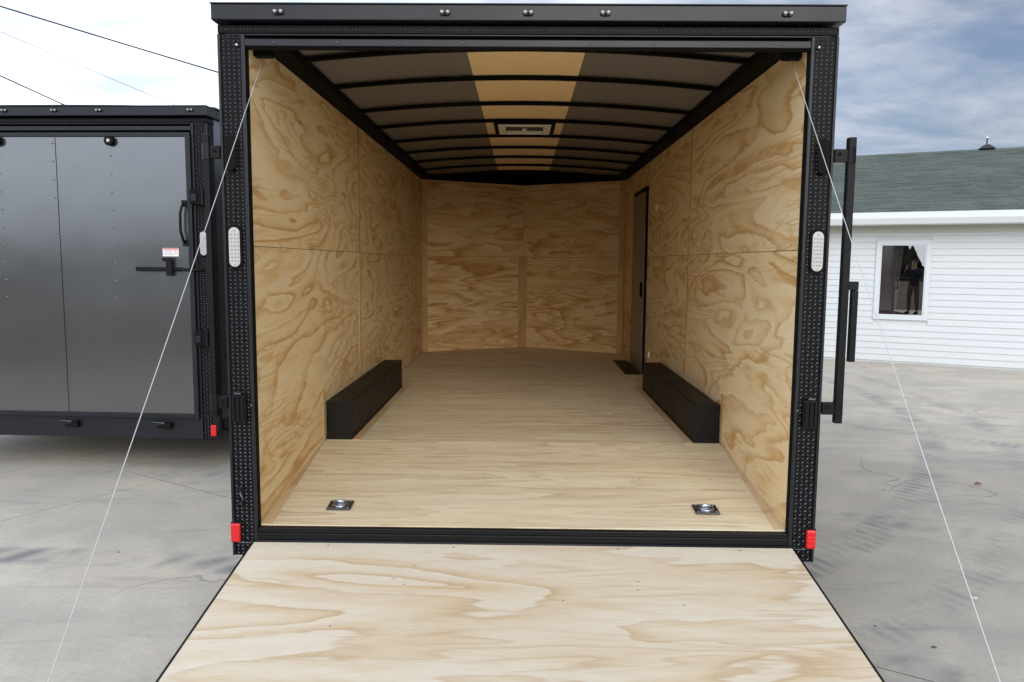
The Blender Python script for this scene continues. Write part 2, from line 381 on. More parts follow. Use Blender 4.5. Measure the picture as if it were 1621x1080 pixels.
# ------------------------------------------------------------------ tread plate lozenges
def tread(mb, x0, x1, z0, z1, y, pitch=.0168, h=.0026, parity=0):
    nx = max(1, int((x1-x0)/pitch)); nz = int((z1-z0)/pitch); sx_ = (x1-x0)/nx; sz_ = (z1-z0)/nz
    for i in range(nx):
        for k in range(nz):
            cx, cz = x0+(i+.5)*sx_, z0+(k+.5)*sz_
            s_ = 1 if (i+k+parity) % 2 else -1
            a, b_ = pitch*.60, pitch*.21; q = math.sqrt(.5)
            ax, az = q*a, q*a*s_; bx, bz = -q*b_*s_, q*b_
            mb.add([(cx-ax, y, cz-az), (cx+bx, y, cz+bz), (cx+ax, y, cz+az), (cx-bx, y, cz-bz), (cx-ax*.45, y-h, cz-az*.45), (cx+ax*.45, y-h, cz+az*.45)],
                   [(0, 1, 4), (1, 2, 5), (1, 5, 4), (2, 3, 5), (3, 0, 4), (3, 4, 5)])
    return mb

def post(parent, s, zb, zt):
    """rear corner post on side s (+1 right, -1 left)"""
    def bx(a, b): return (a, b) if s > 0 else (-b, -a)
    p = MB().box(*bx(1.176, 1.284), .004, .030, zb, zt).box(*bx(1.2125, 1.284), .0301, .11, zb, zt).build('corner_post', M_tread, parent, .004)
    MB().box(*bx(1.172, 1.189), -.008, .003, zb+.002, zt-.002).build('jamb_channel', M_capblk, p, .004)
    MB().box(*bx(1.277, 1.2885), -.004, .003, zb+.002, zt-.002).build('edge_bead', M_capblk, p, .003)
    tread(MB(), *bx(1.191, 1.275), zb+.004, zt-.004, .004).build('tread_pattern', M_treadbar, p, kind='stuff')
    return p
def header(parent, hw=1.288):
    h = MB().box(-1.3, 1.3, -.034, .12, S+2.1645, S+2.228).build('roof_cap', M_capblk, parent, .004)
    MB().box(-1.302, 1.302, -.038, .125, S+2.2285, S+2.233).build('cap_flange', M_capblk, h, .001)
    l = MB().box(-hw, hw, .002, .11, S+2.121, S+2.155).build('header_plate', M_tread, parent, .003)
    tread(MB(), -hw+.01, hw-.01, S+2.1235, S+2.1535, .002, .0155).build('tread_pattern', M_treadbar, l, kind='stuff')
    MB().box(-hw+.03, hw-.03, .004, .03, S+2.1135, S+2.1205).build('header_lip', M_capblk, l, .002)
    MB().box(-hw+.012, hw-.012, .034, .11, S+2.098, S+2.1125).build('header_channel', M_rubber, parent)
    b = MB().box(-1.171, 1.171, -.010, .030, S+2.067, S+2.0965).build('door_header', M_capblk, parent, .003)
    for i in range(9):
        MB().dome((-1.05+i*.2625, -.0105, S+2.082), .005, .004, .005).build('rivet', M_zdark, b, smooth=True)
    return h
def marker(parent, s, z0=.302, z1=.386):
    def bx(a, b): return (a, b) if s > 0 else (-b, -a)
    m = MB().box(*bx(1.248, 1.290), -.018, -.001, z0, z1).build('marker_light', M_red, parent, .006)
    for q in range(4): MB().box(*bx(1.251, 1.289), -.0196, -.0182, z0+.012+q*.018, z0+.019+q*.018).build('lens_rib', M_red, m, .0006)
    MB().box(*bx(1.244, 1.293), -.005, .003, z0-.004, z1+.004).build('lamp_base', M_black, m, .002)
    return m
def oval(mb, cx, cz, w_, h_, y0, y1, n=10):
    r = w_/2; pts = []
    for k in range(n+1): t = math.pi*k/n; pts.append((cx+r*math.cos(t), cz+h_/2-r+r*math.sin(t)))
    for k in range(n+1): t = math.pi+math.pi*k/n; pts.append((cx+r*math.cos(t), cz-h_/2+r+r*math.sin(t)))
    return mb.prism(pts, 'y', y0, y1)
def load_light(parent, s, cz):
    cx = s*1.238
    g = oval(MB(), cx, cz, .064, .190, -.008, .002).build('load_light', M_rubber, parent, .003)
    oval(MB(), cx, cz, .047, .168, -.013, -.0082).build('lens', M_lens, g, .002)
    d = MB()
    for k in range(10):
        for i in range(3):
            if k in (0, 9) and i != 1: continue
            d.dome((cx+(i-1)*.0138, -.0131, cz+(k-4.5)*.0160), .0062, .0045, .0068, n=8, m=3)
    d.build('diodes', M_lens, g, smooth=True, kind='stuff')
    return g
M_diode_dark = plain('diode_socket', (.10, .10, .10), .35)
def clearance(parent, x, z):
    g = oval(MB(), 0, 0, .022, .044, -.044, -.0345).build('clearance_light', M_capblk, parent, .002)
    # lay the oval on its side
    g.data.transform(Matrix.Translation((x, 0, z)) @ Matrix.Rotation(R(90), 4, 'Y'))
    for dx in (-.012, .012): MB().dome((x+dx, -.0445, z+.001), .0085, .010, .0075, n=8, m=3).build('bulb', M_lens, g, smooth=True)
    MB().dome((x, -.0445, z-.005), .005, .006, .005, n=8, m=3).build('screw', M_rubber, g, smooth=True)
    return g

# ================================================================== THE OPEN TRAILER
T = empty('cargo_trailer'); tag(T, 'open black framed enclosed trailer lined with plywood, its rear ramp let down', 'trailer')
for s in (-1, 1):
    post(T, s, S-.129, S+2.12)
header(T)
for x in (-1.019, -.335, .005, .32, 1.06): clearance(T, x, S+2.195)
for s in (-1, 1):
    marker(T, s, S-.062, S+.022); load_light(T, s, S+1.237)
# sill
sl = MB().box(-1.1735, 1.1735, .0, .034, S-.05, S).build('rear_sill', M_black, T, .004)
MB().box(-1.172, 1.172, -.010, -.0005, S-.052, S-.020).build('hinge_bar', M_black, sl, .004)
MB().tube([(-1.171, -.012, S-.057), (1.171, -.012, S-.057)], .0075, 8).build('hinge_tube', M_capblk, sl, smooth=True)
MB().box(-1.17, 1.17, -.003, -.0002, S-.016, S-.013).build('wear_strip', M_capblk, sl)
# black seal between post and plywood
for s in (-1, 1):
    a, b_ = (1.171, 1.1755); a, b_ = (a, b_) if s > 0 else (-b_, -a)
    MB().box(a, b_, .012, .036, S, S+2.066).build('door_seal', M_rubber, T)
# chassis, skin and roof
ch = MB(); ch.box(-1.17, 1.17, 1.16, 5.6, S-.12, S+.10); ch.hexa([(-1.17, .04, S-.13), (1.17, .04, S-.13), (1.17, 1.16, S-.11), (-1.17, 1.16, S-.11)], [(-1.17, .04, S-.03), (1.17, .04, S-.03), (1.17, 1.16, S+.088), (-1.17, 1.16, S+.088)])
ch.prism([(-1.17, 5.6), (1.17, 5.6), (0, 6.4)], 'z', S-.12, S+.1)
ch.build('chassis', M_black, T)
for s in (-1, 1):
    # side skin is cut away over the wheels
    def pr(pts, y):
        return MB().prism([(p[0], p[1]) for p in pts], 'x', *( (1.262, 1.280) if s > 0 else (-1.280, -1.262)))
    out = [(.11, S-.05), (1.35, S+.0), (1.42, S+.26), (1.62, S+.42), (2.9, S+.42), (3.10, S+.26), (3.17, S+.0), (5.64, S+.0), (5.64, S+2.163), (.11, S+2.163)]
    sk = pr(out, 0).build('side_skin', M_skin, T)
    for k in range(14):
        y = .35+k*.405
        r_ = MB()
        for q in range(12): r_.dome((0, 0, 0), .006, .003, .006, n=6, m=2)
        col_ = MB().box(*( (1.2803, 1.2815) if s > 0 else (-1.2815, -1.2803)), y-.02, y+.02, S+.46, S+2.15).build('skin_seam', M_skin, sk)
# nose skin
nose = MB()
nose.add([(-1.28, 5.64, S), (0, 6.56, S), (1.28, 5.64, S), (-1.28, 5.64, S+2.234), (0, 6.56, S+2.234), (1.28, 5.64, S+2.234),
          (-1.262, 5.63, S), (0, 6.54, S), (1.262, 5.63, S), (-1.262, 5.63, S+2.234), (0, 6.54, S+2.234), (1.262, 5.63, S+2.234)],
         [(0, 1, 4, 3), (1, 2, 5, 4), (7, 6, 9, 10), (8, 7, 10, 11), (0, 3, 9, 6), (2, 8, 11, 5), (3, 4, 10, 9), (4, 5, 11, 10), (0, 6, 7, 1), (1, 7, 8, 2)])
nose.build('nose_skin', M_skin, T)
rf = MB()
xs = [-1.29, -1.0, -.6, -.2, .2, .6, 1.0, 1.29]
def rz(x): return S+2.228+.055*(1-(x/1.29)**2)*.4
n = len(xs); pts = [(x, rz(x)+.012) for x in xs]+[(x, rz(x)) for x in reversed(xs)]
rf.prism(pts, 'y', .12, 5.66)
rf.prism([(-1.29, 5.662), (1.29, 5.662), (0, 6.58)], 'z', S+2.235, S+2.25)
rf.build('roof_skin', M_capblk, T)
for s in (-1, 1): MB().box(*sorted((s*1.195, s*1.21)), .032, 5.66, S-.1, S+2.2).build('leak_blocker', M_rubber, T)  # unseen black sheet added behind the plywood to stop light leaking in
for s in (-1, 1):
    a, b_ = (1.262, 1.30) if s > 0 else (-1.30, -1.262)
    MB().box(a, b_, .125, 5.66, S+2.166, S+2.226).build('side_cap', M_capblk, T, .006)

# plywood inside
def zfl(y): return S+.118 if y >= 1.18 else S+.118*(y/1.18)
SEAM = [.031, 2.205, 4.66, 5.655]
for s in (-1, 1):
    x0, x1 = (1.176, 1.188) if s > 0 else (-1.188, -1.176)
    for i in range(3):
        ya, yb = SEAM[i]+.0014, SEAM[i+1]-.0014
        if s > 0 and i == 1: yb = 4.02
        if s > 0 and i == 2: ya = 4.80
        ym = [ya]+([1.18] if ya < 1.18 < yb else [])+[yb]
        low = [(y, zfl(y)+.003*(y < 1.18)+.001) for y in ym]
        if yb > ya:
            MB().prism(low+[(yb, S+1.2415), (ya, S+1.2415)], 'x', x0, x1).build('wall_panel', M_wall, T, .0015, seg=1)
            MB().prism([(ya, S+1.2438), (yb, S+1.2438), (yb, S+2.124), (ya, S+2.124)], 'x', x0, x1).build('wall_panel', M_wall, T, .0015, seg=1)
    if s > 0:   # over the door
        MB().prism([(4.022, S+1.885), (4.798, S+1.885), (4.798, S+2.124), (4.022, S+2.124)], 'x', x0, x1).build('wall_panel', M_wall, T, .0015, seg=1)
    xi = (1.1715, 1.1755) if s > 0 else (-1.1755, -1.1715)
    for y, za, zb_ in ((2.205, .36, 1.2405), (4.66, .12, 1.2405), (1.165, .13, .42), (3.16, .13, .40), (5.62, .12, 2.12), (2.205, 1.246, 2.12)):
        if s > 0 and y in (4.66,): continue
        wd = .022 if za < 1.3 else .006
        MB().box(*xi, y-wd, y+wd, S+za, S+zb_).build('batten', M_strip, T, .001, seg=1)
    # tapered strip where the floor dips to the sill
    e0 = .052
    a = s*1.1755; 
    MB().add([(a, .036, S+.003), (a-s*e0, .036, S+.003), (a, 1.17, S+.117), (a, .036, S+.0105), (a-s*(e0-.004), .036, S+.006), (a, 1.17, S+.124)],
             [(0, 1, 2), (3, 5, 4), (0, 3, 4, 1), (1, 4, 5, 2), (2, 5, 3, 0)]).build('floor_edge_strip', M_edge, T)
    xw = s*(1.176-.158)
    MB().box(*sorted((xw-s*.002, xw-s*.05)), 1.19, 3.3, S+.1185, S+.1225).build('floor_edge_strip', M_edge, T, .001, seg=1)
    # wheel box
    wb = MB().box(*sorted((s*1.170, s*1.018)), 1.20, 3.12, S+.1185, S+.118+.234).build('wheel_box', M_wbox, T, .006)
    MB().box(*sorted((s*1.170, s*1.014)), 1.196, 3.124, S+.1225, S+.132).build('base_flange', M_wbox, wb, .002)
    for y in (1.3, 1.9, 2.5, 3.0):
        MB().dome((s*1.05, y, S+.353), .006, .006, .003, 'z', 8, 2).build('screw', M_zdark, wb, smooth=True)
        MB().dome((s*1.13, y, S+.353), .006, .006, .003, 'z', 8, 2).build('screw', M_zdark, wb, smooth=True)
    for y in (1.75, 2.60):
        w_ = MB(); prof = [(.0, .20), (.0, .34), (.03, .355), (.17, .355), (.20, .34), (.20, .20)]
        nn = 28
        for (dx, r_) in prof:
            for k in range(nn):
                t_ = 2*math.pi*k/nn; w_.v.append((s*(1.03+dx*.65), y+r_*math.cos(t_), .355+r_*math.sin(t_)))
        for j in range(5):
            for k in range(nn): w_.f.append((j*nn+k, j*nn+(k+1) % nn, (j+1)*nn+(k+1) % nn, (j+1)*nn+k))
        wo_ = w_.build('wheel', M_tyre, T, smooth=True)
        MB().tube([(s*1.04, y, .355), (s*1.155, y, .355)], .2, 24).build('rim', M_zdark, wo_)
# front V wall
for s in (-1, 1):
    A = Vector((s*1.174, 5.66, 0)); B = Vector((s*.0006, 6.33, 0)); d_ = (B-A).normalized(); nn_ = Vector((d_.y*s, -d_.x*s, 0))
    if nn_.y > 0: nn_ = -nn_
    def slab(u0, u1, z0, z1, name, mat, proud=0, th=.01):
        p0, p1 = A.lerp(B, u0), A.lerp(B, u1); f_ = nn_*proud; k_ = -nn_*th
        return MB().hexa([p0+f_+Vector((0, 0, z0)), p1+f_+Vector((0, 0, z0)), p1+k_+Vector((0, 0, z0)), p0+k_+Vector((0, 0, z0))],
                         [p0+f_+Vector((0, 0, z1)), p1+f_+Vector((0, 0, z1)), p1+k_+Vector((0, 0, z1)), p0+k_+Vector((0, 0, z1))]).build(name, mat, T)
    slab(.0, 1, S+.119, S+1.2405, 'front_panel', M_front)
    slab(.0, 1, S+1.2430, S+2.234, 'front_panel', M_front)
    slab(.955, .999, S+.12, S+1.24, 'batten', M_strip, .004, -.0002)
    slab(.002, .05, S+.12, S+2.12, 'batten', M_strip, .004, -.0002)
    slab(.0, .996, S+2.124, S+2.237, 'cove_rail', M_bow, .03, -.005)
# floor sheets
ys = [1.1815, 2.40, 3.62, 4.84]
for i in range(3):
    MB().box(-1.175, 1.175, ys[i]+.0006, ys[i+1]-.0006, S+.1, S+.118).build('floor_panel', M_floor, T, .0008, seg=1)
MB().prism([(-1.175, 4.8406), (1.175, 4.8406), (1.175, 5.66), (0, 6.335), (-1.175, 5.66)], 'z', S+.1, S+.118).build('floor_panel', M_floor, T, .0008, seg=1)
MB().hexa([(-1.175, .0345, S-.02), (1.175, .0345, S-.02), (1.175, 1.1805, S+.095), (-1.175, 1.1805, S+.095)],
          [(-1.175, .0345, S+.0032), (1.175, .0345, S+.0032), (1.175, 1.1805, S+.1178), (-1.175, 1.1805, S+.1178)]).build('floor_panel', M_floor, T, .0008, seg=1)
# ceiling: liner, centre strip, bows, cove rails
def cz(x, y=0): return S+2.160+.068*(1-(x/1.176)**2)
def archsheet(xa, xb, y0, y1, dz, th, name, mat):
    m_ = MB(); k = 9; X = [xa+(xb-xa)*i/(k-1) for i in range(k)]
    pts = [(x, cz(x)+dz) for x in X]+[(x, cz(x)+dz+th) for x in reversed(X)]
    return m_.prism(pts, 'y', y0, y1).build(name, mat, T)
archsheet(-1.174, -.2985, .051, 6.36, .016, .004, 'ceiling_liner', M_ceil)
archsheet(.2985, 1.174, .051, 6.36, .016, .004, 'ceiling_liner', M_ceil)
def luan():
    m, t, b = material('luan_strip'); tc = t.n('ShaderNodeTexCoord')
    mp = t.n('ShaderNodeMapping', i_0=tc.outputs['Object']); mp.inputs['Scale'].default_value = (14, .8, 1)
    f = t.noise(mp.outputs[0], 5, 5, .65)
    t.l(t.mix(f, (.86, .62, .32), (.95, .74, .42)), b.inputs['Base Color']); setp(b, roughness=.5); return m
M_luan = luan()
archsheet(-.298, .298, .051, 6.36, .012, .006, 'ceiling_strip', M_luan)
for y in (.60, 1.20, 1.90, 2.52, 3.20, 3.84, 4.48, 5.12, 5.76):
    m_ = MB(); k = 15; X = [-1.13+2.26*i/(k-1) for i in range(k)]
    for i in range(k-1):
        a, b_ = X[i], X[i+1]
        pb = [(a, y-.012, cz(a)-.014), (b_, y-.012, cz(b_)-.014), (b_, y+.012, cz(b_)-.014), (a, y+.012, cz(a)-.014)]
        pt = [(p[0], p[1], cz(p[0])+.009) for p in pb]
        m_.hexa(pb, pt)
    o = m_.build('roof_bow', M_bow, T)
for s in (-1, 1):
    x = sorted((s*1.1885, s*1.098)); MB().prism([(s*1.189, S+2.126), (s*1.15, S+2.1265), (s*1.10, S+2.140), (s*1.088, S+2.178), (s*1.189, S+2.178)], 'y', .0502, 5.70).build('cove_rail', M_bow, T)
MB().box(-1.17, 1.17, .0312, .05, S+2.097, S+2.235).build('ceiling_end_rail', M_bow, T)
MB().box(-1.170, 1.170, .0, .031, S+2.061, S+2.0665).build('header_underside', M_bow, T)
# roof vent
def ring(mb, x0, x1, y0, y1, z0, z1, t_):
    mb.box(x0, x1, y0, y0+t_, z0, z1); mb.box(x0, x1, y1-t_, y1, z0, z1); mb.box(x0, x0+t_, y0+t_, y1-t_, z0, z1); mb.box(x1-t_, x1, y0+t_, y1-t_, z0, z1); return mb
zt = S+2.205
v = ring(MB(), -.20, .20, 2.60, 3.00, zt-.004, zt+.034, .055).build('roof_vent', M_whitep, T, .004)
MB().box(-.15, .15, 2.65, 2.95, zt+.018, zt+.024).build('screen', M_screen, v)
for k in range(9): MB().box(-.14+k*.035-.0015, -.14+k*.035+.0015, 2.655, 2.945, zt+.013, zt+.017).build('screen_rib', M_screen, v)
MB().dome((0, 2.80, zt+.012), .02, .02, -.03, 'z', 12, 3).build('crank_knob', M_whitep, v, smooth=True)
ring(MB(), -.232, .232, 2.57, 3.03, zt+.006, zt+.03, .03).build('trim_frame', M_bow, v)
# side door on the right wall
d = MB().box(1.150, 1.185, 4.06, 4.78, S+.10, S+1.862).build('side_door', M_doorin, T, .004)
ring_ = MB(); ring_.box(1.155, 1.19, 4.784, 4.83, S+.10, S+1.90); ring_.box(1.155, 1.19, 4.022, 4.056, S+.10, S+1.90); ring_.box(1.155, 1.19, 4.057, 4.783, S+1.866, S+1.90); ring_.build('gasket_gap_shade', M_rubber, d)  # black gasket; far side stands in for the shaded jamb gap
MB().box(1.128, 1.1495, 4.10, 4.13, S+.86, S+1.0).build('latch', M_rubber, d, .003)
MB().box(.99, 1.149, 4.0, 5.04, S+.1186, S+.123).build('threshold_plate', M_wbox, T, .002)
for y, z in ((3.55, 1.67), (3.75, .34)):
    MB().box(1.160, 1.1755, y-.012, y+.012, S+z-.03, S+z+.03).build('hook_plate', M_whitep, T, .003)
# recessed tie-down rings
for x in (-.862, .866):
    y0 = .235; tl = math.atan2(.1146, 1.146)
    g = bpy.data.objects.new('tie_down_ring', MB().box(-.056, .056, -.05, .05, .0, .003).mesh('tie_down_ring', M_zdark)); C.objects.link(g); g.parent = T
    g.location = (x, y0, zfl(y0)+.0045); g.rotation_euler = (tl, 0, 0)
    ring(MB(), -.055, .055, -.049, .049, .0032, .0062, .009).build('rim', M_zdark, g, .002)
    MB().prism([(.040*math.cos(k*math.pi/8), .037*math.sin(k*math.pi/8)) for k in range(16)], 'z', .0032, .0045).build('pan', M_steel, g)
    t_ = MB().tube([(.030*math.cos(k*2*math.pi/20), .026*math.sin(k*2*math.pi/20), .0105+.004*math.sin(k*2*math.pi/20)) for k in range(21)], .0048, 8, False).build('ring', M_steel, g, smooth=True)
    for ax in (-.042, .042):
        for ay in (-.036, .036): MB().dome((ax, ay, .0063), .0052, .0052, .004, 'z', 8, 3).build('screw', M_steel, g, smooth=True)
    MB().box(-.02, .02, .020, .036, .0063, .013).build('strap_clip', M_steel, g, .003)
for i in range(6):
    for yy in (1.20, 2.38, 2.42, .62):
        x = -1.0+i*.4+.03*math.sin(i*5+yy*9)
        sc = MB().dome((0, 0, 0), .0048, .0048, .0016, 'z', 8, 2).build('screw', M_zdark, T, smooth=True); sc.location = (x, yy, zfl(yy)+.0004)
for s in (-1, 1):
    for z in (1.20, 1.27, .55, 1.36, 1.95):
        for yy in (.12, .62, 1.12, 1.62, 2.15, 2.26, 2.9):
            m_ = MB(); r_ = .0042; n_ = 8
            m_.add([(0, r_*math.cos(2*math.pi*k/n_), r_*math.sin(2*math.pi*k/n_)) for k in range(n_)]+[(-s*.0012, 0, 0)], [tuple(range(n_))]+[(k, (k+1) % n_, n_) for k in range(n_)])
            sc = m_.build('screw', M_zdark, T); sc.location = (s*1.1754, yy+.012*math.sin(z*40+yy*7), S+z+.006*math.sin(yy*31))
# ramp door
rl = -.058; sl_ = .131/.92
def rzz(y): return S+rl-sl_*(-y-.02)
y1 = -1.93
rmp = MB().hexa([(-1.186, y1, .006), (1.186, y1, .006), (1.186, -.020, rzz(-.02)-.045), (-1.186, -.020, rzz(-.02)-.045)],
                [(-1.186, y1, rzz(y1)), (1.186, y1, rzz(y1)), (1.186, -.020, rzz(-.02)), (-1.186, -.020, rzz(-.02))]).build('ramp_door', M_ramp, T, .001, seg=1)
for s in (-1, 1):
    xa, xb = sorted((s*1.1865, s*1.1935))
    MB().hexa([(xa, y1, .004), (xb, y1, .004), (xb, -.020, rzz(-.02)-.047), (xa, -.020, rzz(-.02)-.047)],
              [(xa, y1, rzz(y1)+.002), (xb, y1, rzz(y1)+.002), (xb, -.020, rzz(-.02)+.002), (xa, -.020, rzz(-.02)+.002)]).build('edge_trim', M_black, rmp)
MB().hexa([(-1.15, -2.22, .003), (1.15, -2.22, .003), (1.15, y1-.006, .008), (-1.15, y1-.006, .008)], [(-1.15, -2.22, .012), (1.15, -2.22, .012), (1.15, y1-.006, rzz(y1)-.002), (-1.15, y1-.006, rzz(y1)-.002)]).build('ramp_flap', M_ramp, rmp)
for x in (-.30, .42, .95, -.85): MB().dome((x, -.045, rzz(-.045)+.0001), .005, .005, .0015, 'z', 8, 2).build('screw', M_zdark, rmp)
for x, y in ((-.52, -.30), (.16, -.44), (.46, -.36), (.47, -.30), (.62, -.46), (-.45, -.20), (-.47, -.34), (-.7, -.62)):
    MB().dome((x, y, rzz(y)+.0001), .0045, .0035, .0012, 'z', 8, 2).build('screw', M_zdark, rmp)
# ramp cables and anchors
for s in (-1, 1):
    p0 = Vector((s*1.14, .13, S+2.055)); p1 = Vector((s*1.165, -1.92, rzz(-1.92)+.03))
    pts = [p0.lerp(p1, k/24)+Vector((0, 0, -.012*math.sin(math.pi*k/24))) for k in range(25)]
    MB().tube(pts, .0016, 6).build('ramp_cable', M_cable, T, smooth=True)
    an = MB().box(*sorted((s*1.10, s*1.175)), .10, .15, S+2.055, S+2.10).build('cable_anchor', M_rubber, T, .004)
    MB().tube([(s*1.14, .125, S+2.09), (s*1.14, .125, S+2.05)], .008, 8).build('bolt', M_zdark, an)
    MB().tube([(s*1.165, -1.92, rzz(-1.92)+.001), (s*1.165, -1.92, rzz(-1.92)+.05)], .008, 8).build('cable_post', M_zdark, rmp)
# lock bars on the posts
def lockbar(s):
    X = 1.360 if s > 0 else 1.345; w_ = .0165 if s > 0 else .012
    def sx2(a, b_): return sorted((s*a, s*b_))
    b = MB().box(*sx2(X-w_, X+w_), -.018, .014, S+.50, S+1.71).build('lock_bar', M_black, T, .004)
    for z in (1.636, .565):
        br = MB().box(*sx2(1.2895, X-w_+.001), -.012, .010, S+z-.028, S+z+.026).build('bar_bracket', M_black, b, .003)
        MB().tube([(s*X, -.002, S+z-.034), (s*X, -.002, S+z+.034)], .0205, 10).build('collar', M_black, b, .002)
        MB().dome((s*(1.31), -.0125, S+z+.004), .008, .004, .008).build('bolt', M_rubber, br, smooth=True)
    if s > 0:
        MB().box(*sx2(X+w_-.001, 1.418), -.014, .010, S+1.075, S+1.112).build('handle_arm', M_black, b, .003)
        MB().box(*sx2(1.390, 1.418), -.016, .012, S+.768, S+1.0745).build('handle_grip', M_black, b, .004)
    # keeper plates on the post
    k1 = MB(); oval(k1, s*1.243, S+1.630, .052, .148, -.020, -.0045); k1.build('cam_keeper', M_rubber, T, .004)
    k2 = MB().box(*sx2(1.205, 1.268), -.022, -.0045, S+.478, S+.60).build('cam_keeper', M_black, T, .004)
    for q in range(3): MB().box(*sx2(1.212+q*.02, 1.222+q*.02), -.030, -.0222, S+.486, S+.592).build('rib', M_black, k2, .002)
    MB().box(*sx2(1.222, 1.252), -.032, -.0045, S+.604, S+.611).build('keeper_lip', M_zdark, k2, .001)
    MB().dome((s*1.186, -.0085, S+.552), .006, .004, .006).build('bolt', M_zdark, k2, smooth=True)
for s in (-1, 1): lockbar(s)
h = MB().tube([(-1.235, -.006, S+.175), (-1.235, -.03, S+.165), (-1.222, -.036, S+.140), (-1.235, -.03, S+.118), (-1.240, -.008, S+.11)], .0055, 8).build('hold_back_hook', M_zdark, T, smooth=True)
for z in (.175, .115): MB().box(-1.252, -1.228, -.012, -.0045, S+z-.012, S+z+.012).build('hook_plate', M_black, T, .002)
MB().dome((1.205, -.0085, S+2.072), .007, .005, .007).build('bolt', M_steel, T, smooth=True)
MB().dome((-1.205, -.0085, S+2.072), .007, .005, .007).build('bolt', M_steel, T, smooth=True)
MB().box(-1.26, -1.19, -.0065, -.0045, S-.068, S-.066).build('weld_line', M_steel, T); MB().box(1.19, 1.25, -.0065, -.0045, S-.068, S-.066).build('weld_line', M_steel, T)

# ================================================================== THE CLOSED TRAILER BESIDE IT
yw = -.0433
G2 = empty('enclosed_trailer', (-2.212-1.288*math.cos(yw), 2.142-1.288*math.sin(yw), 0), yw); tag(G2, 'closed charcoal grey enclosed trailer parked left of the open one', 'trailer')
S0 = S; S = .371       # this one stands a little higher
for s in (-1, 1): post(G2, s, S-.129, S+2.12)
header(G2)
def U(u): return 1.288-u
for u in (1.435, 1.075, .752, .10, 2.46): clearance(G2, U(u), S+2.2)
MB().box(-1.285, 1.285, .006, .10, S-.128, S+.052).build('sill_beam', M_capblk, G2, .004)
marker(G2, 1, .270, .352); marker(G2, -1, .270, .352); load_light(G2, 1, .244+1.412); load_light(G2, -1, .244+1.412)
# door frame and door panels
zb, zt_ = .244+.19, .244+2.148
x1_, x0_ = U(.150), -U(.150)
fr = ring(MB(), x0_-.036, x1_+.036, -.030, .0, zb, zt_, .0)if False else MB()
fr.box(x0_-.034, x0_, -.032, .002, zb-.034, zt_+.030); fr.box(x1_, x1_+.034, -.032, .002, zb-.034, zt_+.030); fr.box(x0_+.0005, x1_-.0005, -.032, .002, zt_, zt_+.030); fr.box(x0_+.0005, x1_-.0005, -.032, .002, zb-.034, zb)
door = fr.build('ramp_door', M_capblk, G2, .003)
sx_ = U(1.085)
MB().box(x0_+.002, sx_-.001, -.026, .0, zb+.002, zt_-.002).build('door_skin', M_skin, door)
MB().box(sx_+.001, x1_-.002, -.024, .0, zb+.002, zt_-.002).build('door_skin', M_skin, door)
MB().box(sx_-.022, sx_-.0012, -.0285, -.0262, zb+.004, zt_-.004).build('seam_lap', M_skin, door)
for u in (1.105, .69, 1.50, 1.9, 2.3):
    for k in range(9):
        z = .244+2.105-k*.125-(.085 if u != 1.105 else 0)
        if u == 1.105 and k > 6: continue
        MB().dome((U(u), -.0286 if u == 1.105 else (-.0242 if u < 1.08 else -.0262), z), 0.0085, .0045, .0085, n=10, m=3).build('rivet', M_skin, door, smooth=True)
for u in (.682, 1.500):
    yy = -.0242 if u < 1.08 else -.0262
    b_ = MB().tube([(U(u), yy, .244+2.118), (U(u), yy-.034, .244+2.118)], .034, 20).build('door_bumper', M_rubber, door, .004)
    MB().dome((U(u), yy-.0345, .244+2.118), .014, .008, .014, n=14, m=3).build('bumper_screw', M_lens, b_, smooth=True)
# cam latch handle
lt = MB().box(U(.53), U(.20), -.052, -.038, .244+1.215, .244+1.245).build('latch_handle', M_black, door, .006)
MB().box(U(.305), U(.262), -.060, -.0242, .244+1.185, .244+1.30).build('latch_keeper', M_black, lt, .004)
MB().box(U(.33), U(.262), -.060, -.050, .244+1.285, .244+1.312).build('latch_hook', M_black, lt, .004)
MB().tube([(U(.27), -.045, .244+1.23), (U(.03), -.045, .244+1.226)], .010, 8).build('latch_rod', M_black, lt, smooth=True)
# grab handle
gh = MB().tube([(U(.168), -.033, .244+1.69), (U(.172), -.055, .244+1.675), (U(.185), -.062, .244+1.62), (U(.187), -.062, .244+1.50), (U(.172), -.055, .244+1.43), (U(.168), -.033, .244+1.415)], .010, 8).build('grab_handle', M_black, door, smooth=True)
for z in (1.69, 1.415): MB().box(U(.186), U(.150), -.040, -.0325, .244+z-.022, .244+z+.022).build('handle_foot', M_black, gh, .003)
# warning sticker with lines of print
st = MB().box(U(.339), U(.224), -.0256, -.0244, .244+1.320, .244+1.378).build('sticker', M_label, door)
MB().box(U(.336), U(.227), -.0264, -.0258, .244+1.368, .244+1.376).build('print_bar', M_print, st)
for q in range(4): MB().box(U(.330), U(.27-.01*(q % 2)), -.0264, -.0258, .244+1.360-q*.009, .244+1.3625-q*.009).build('print_line', M_printk, st)
for q in range(3): MB().box(U(.255), U(.232), -.0264, -.0258, .244+1.358-q*.010, .244+1.361-q*.010).build('print_line', M_print, st)
# hinge keepers
for z in (1.735, .74):
    hk = MB().box(U(.126), U(.020), -.040, -.0045, .244+z-.052, .244+z+.052).build('cam_keeper', M_rubber, G2, .004)
    MB().box(U(.11), U(.075), -.052, -.0405, .244+z-.03, .244+z+.02).build('cam', M_capblk, hk, .003)
    MB().box(U(.034), U(.018), -.060, -.0405, .244+z-.06, .244+z+.06).build('rib', M_black, hk, .003)
MB().box(U(.0), U(-.030), -.012, .012, .30, 2.0).build('lock_bar', M_black, G2, .004)
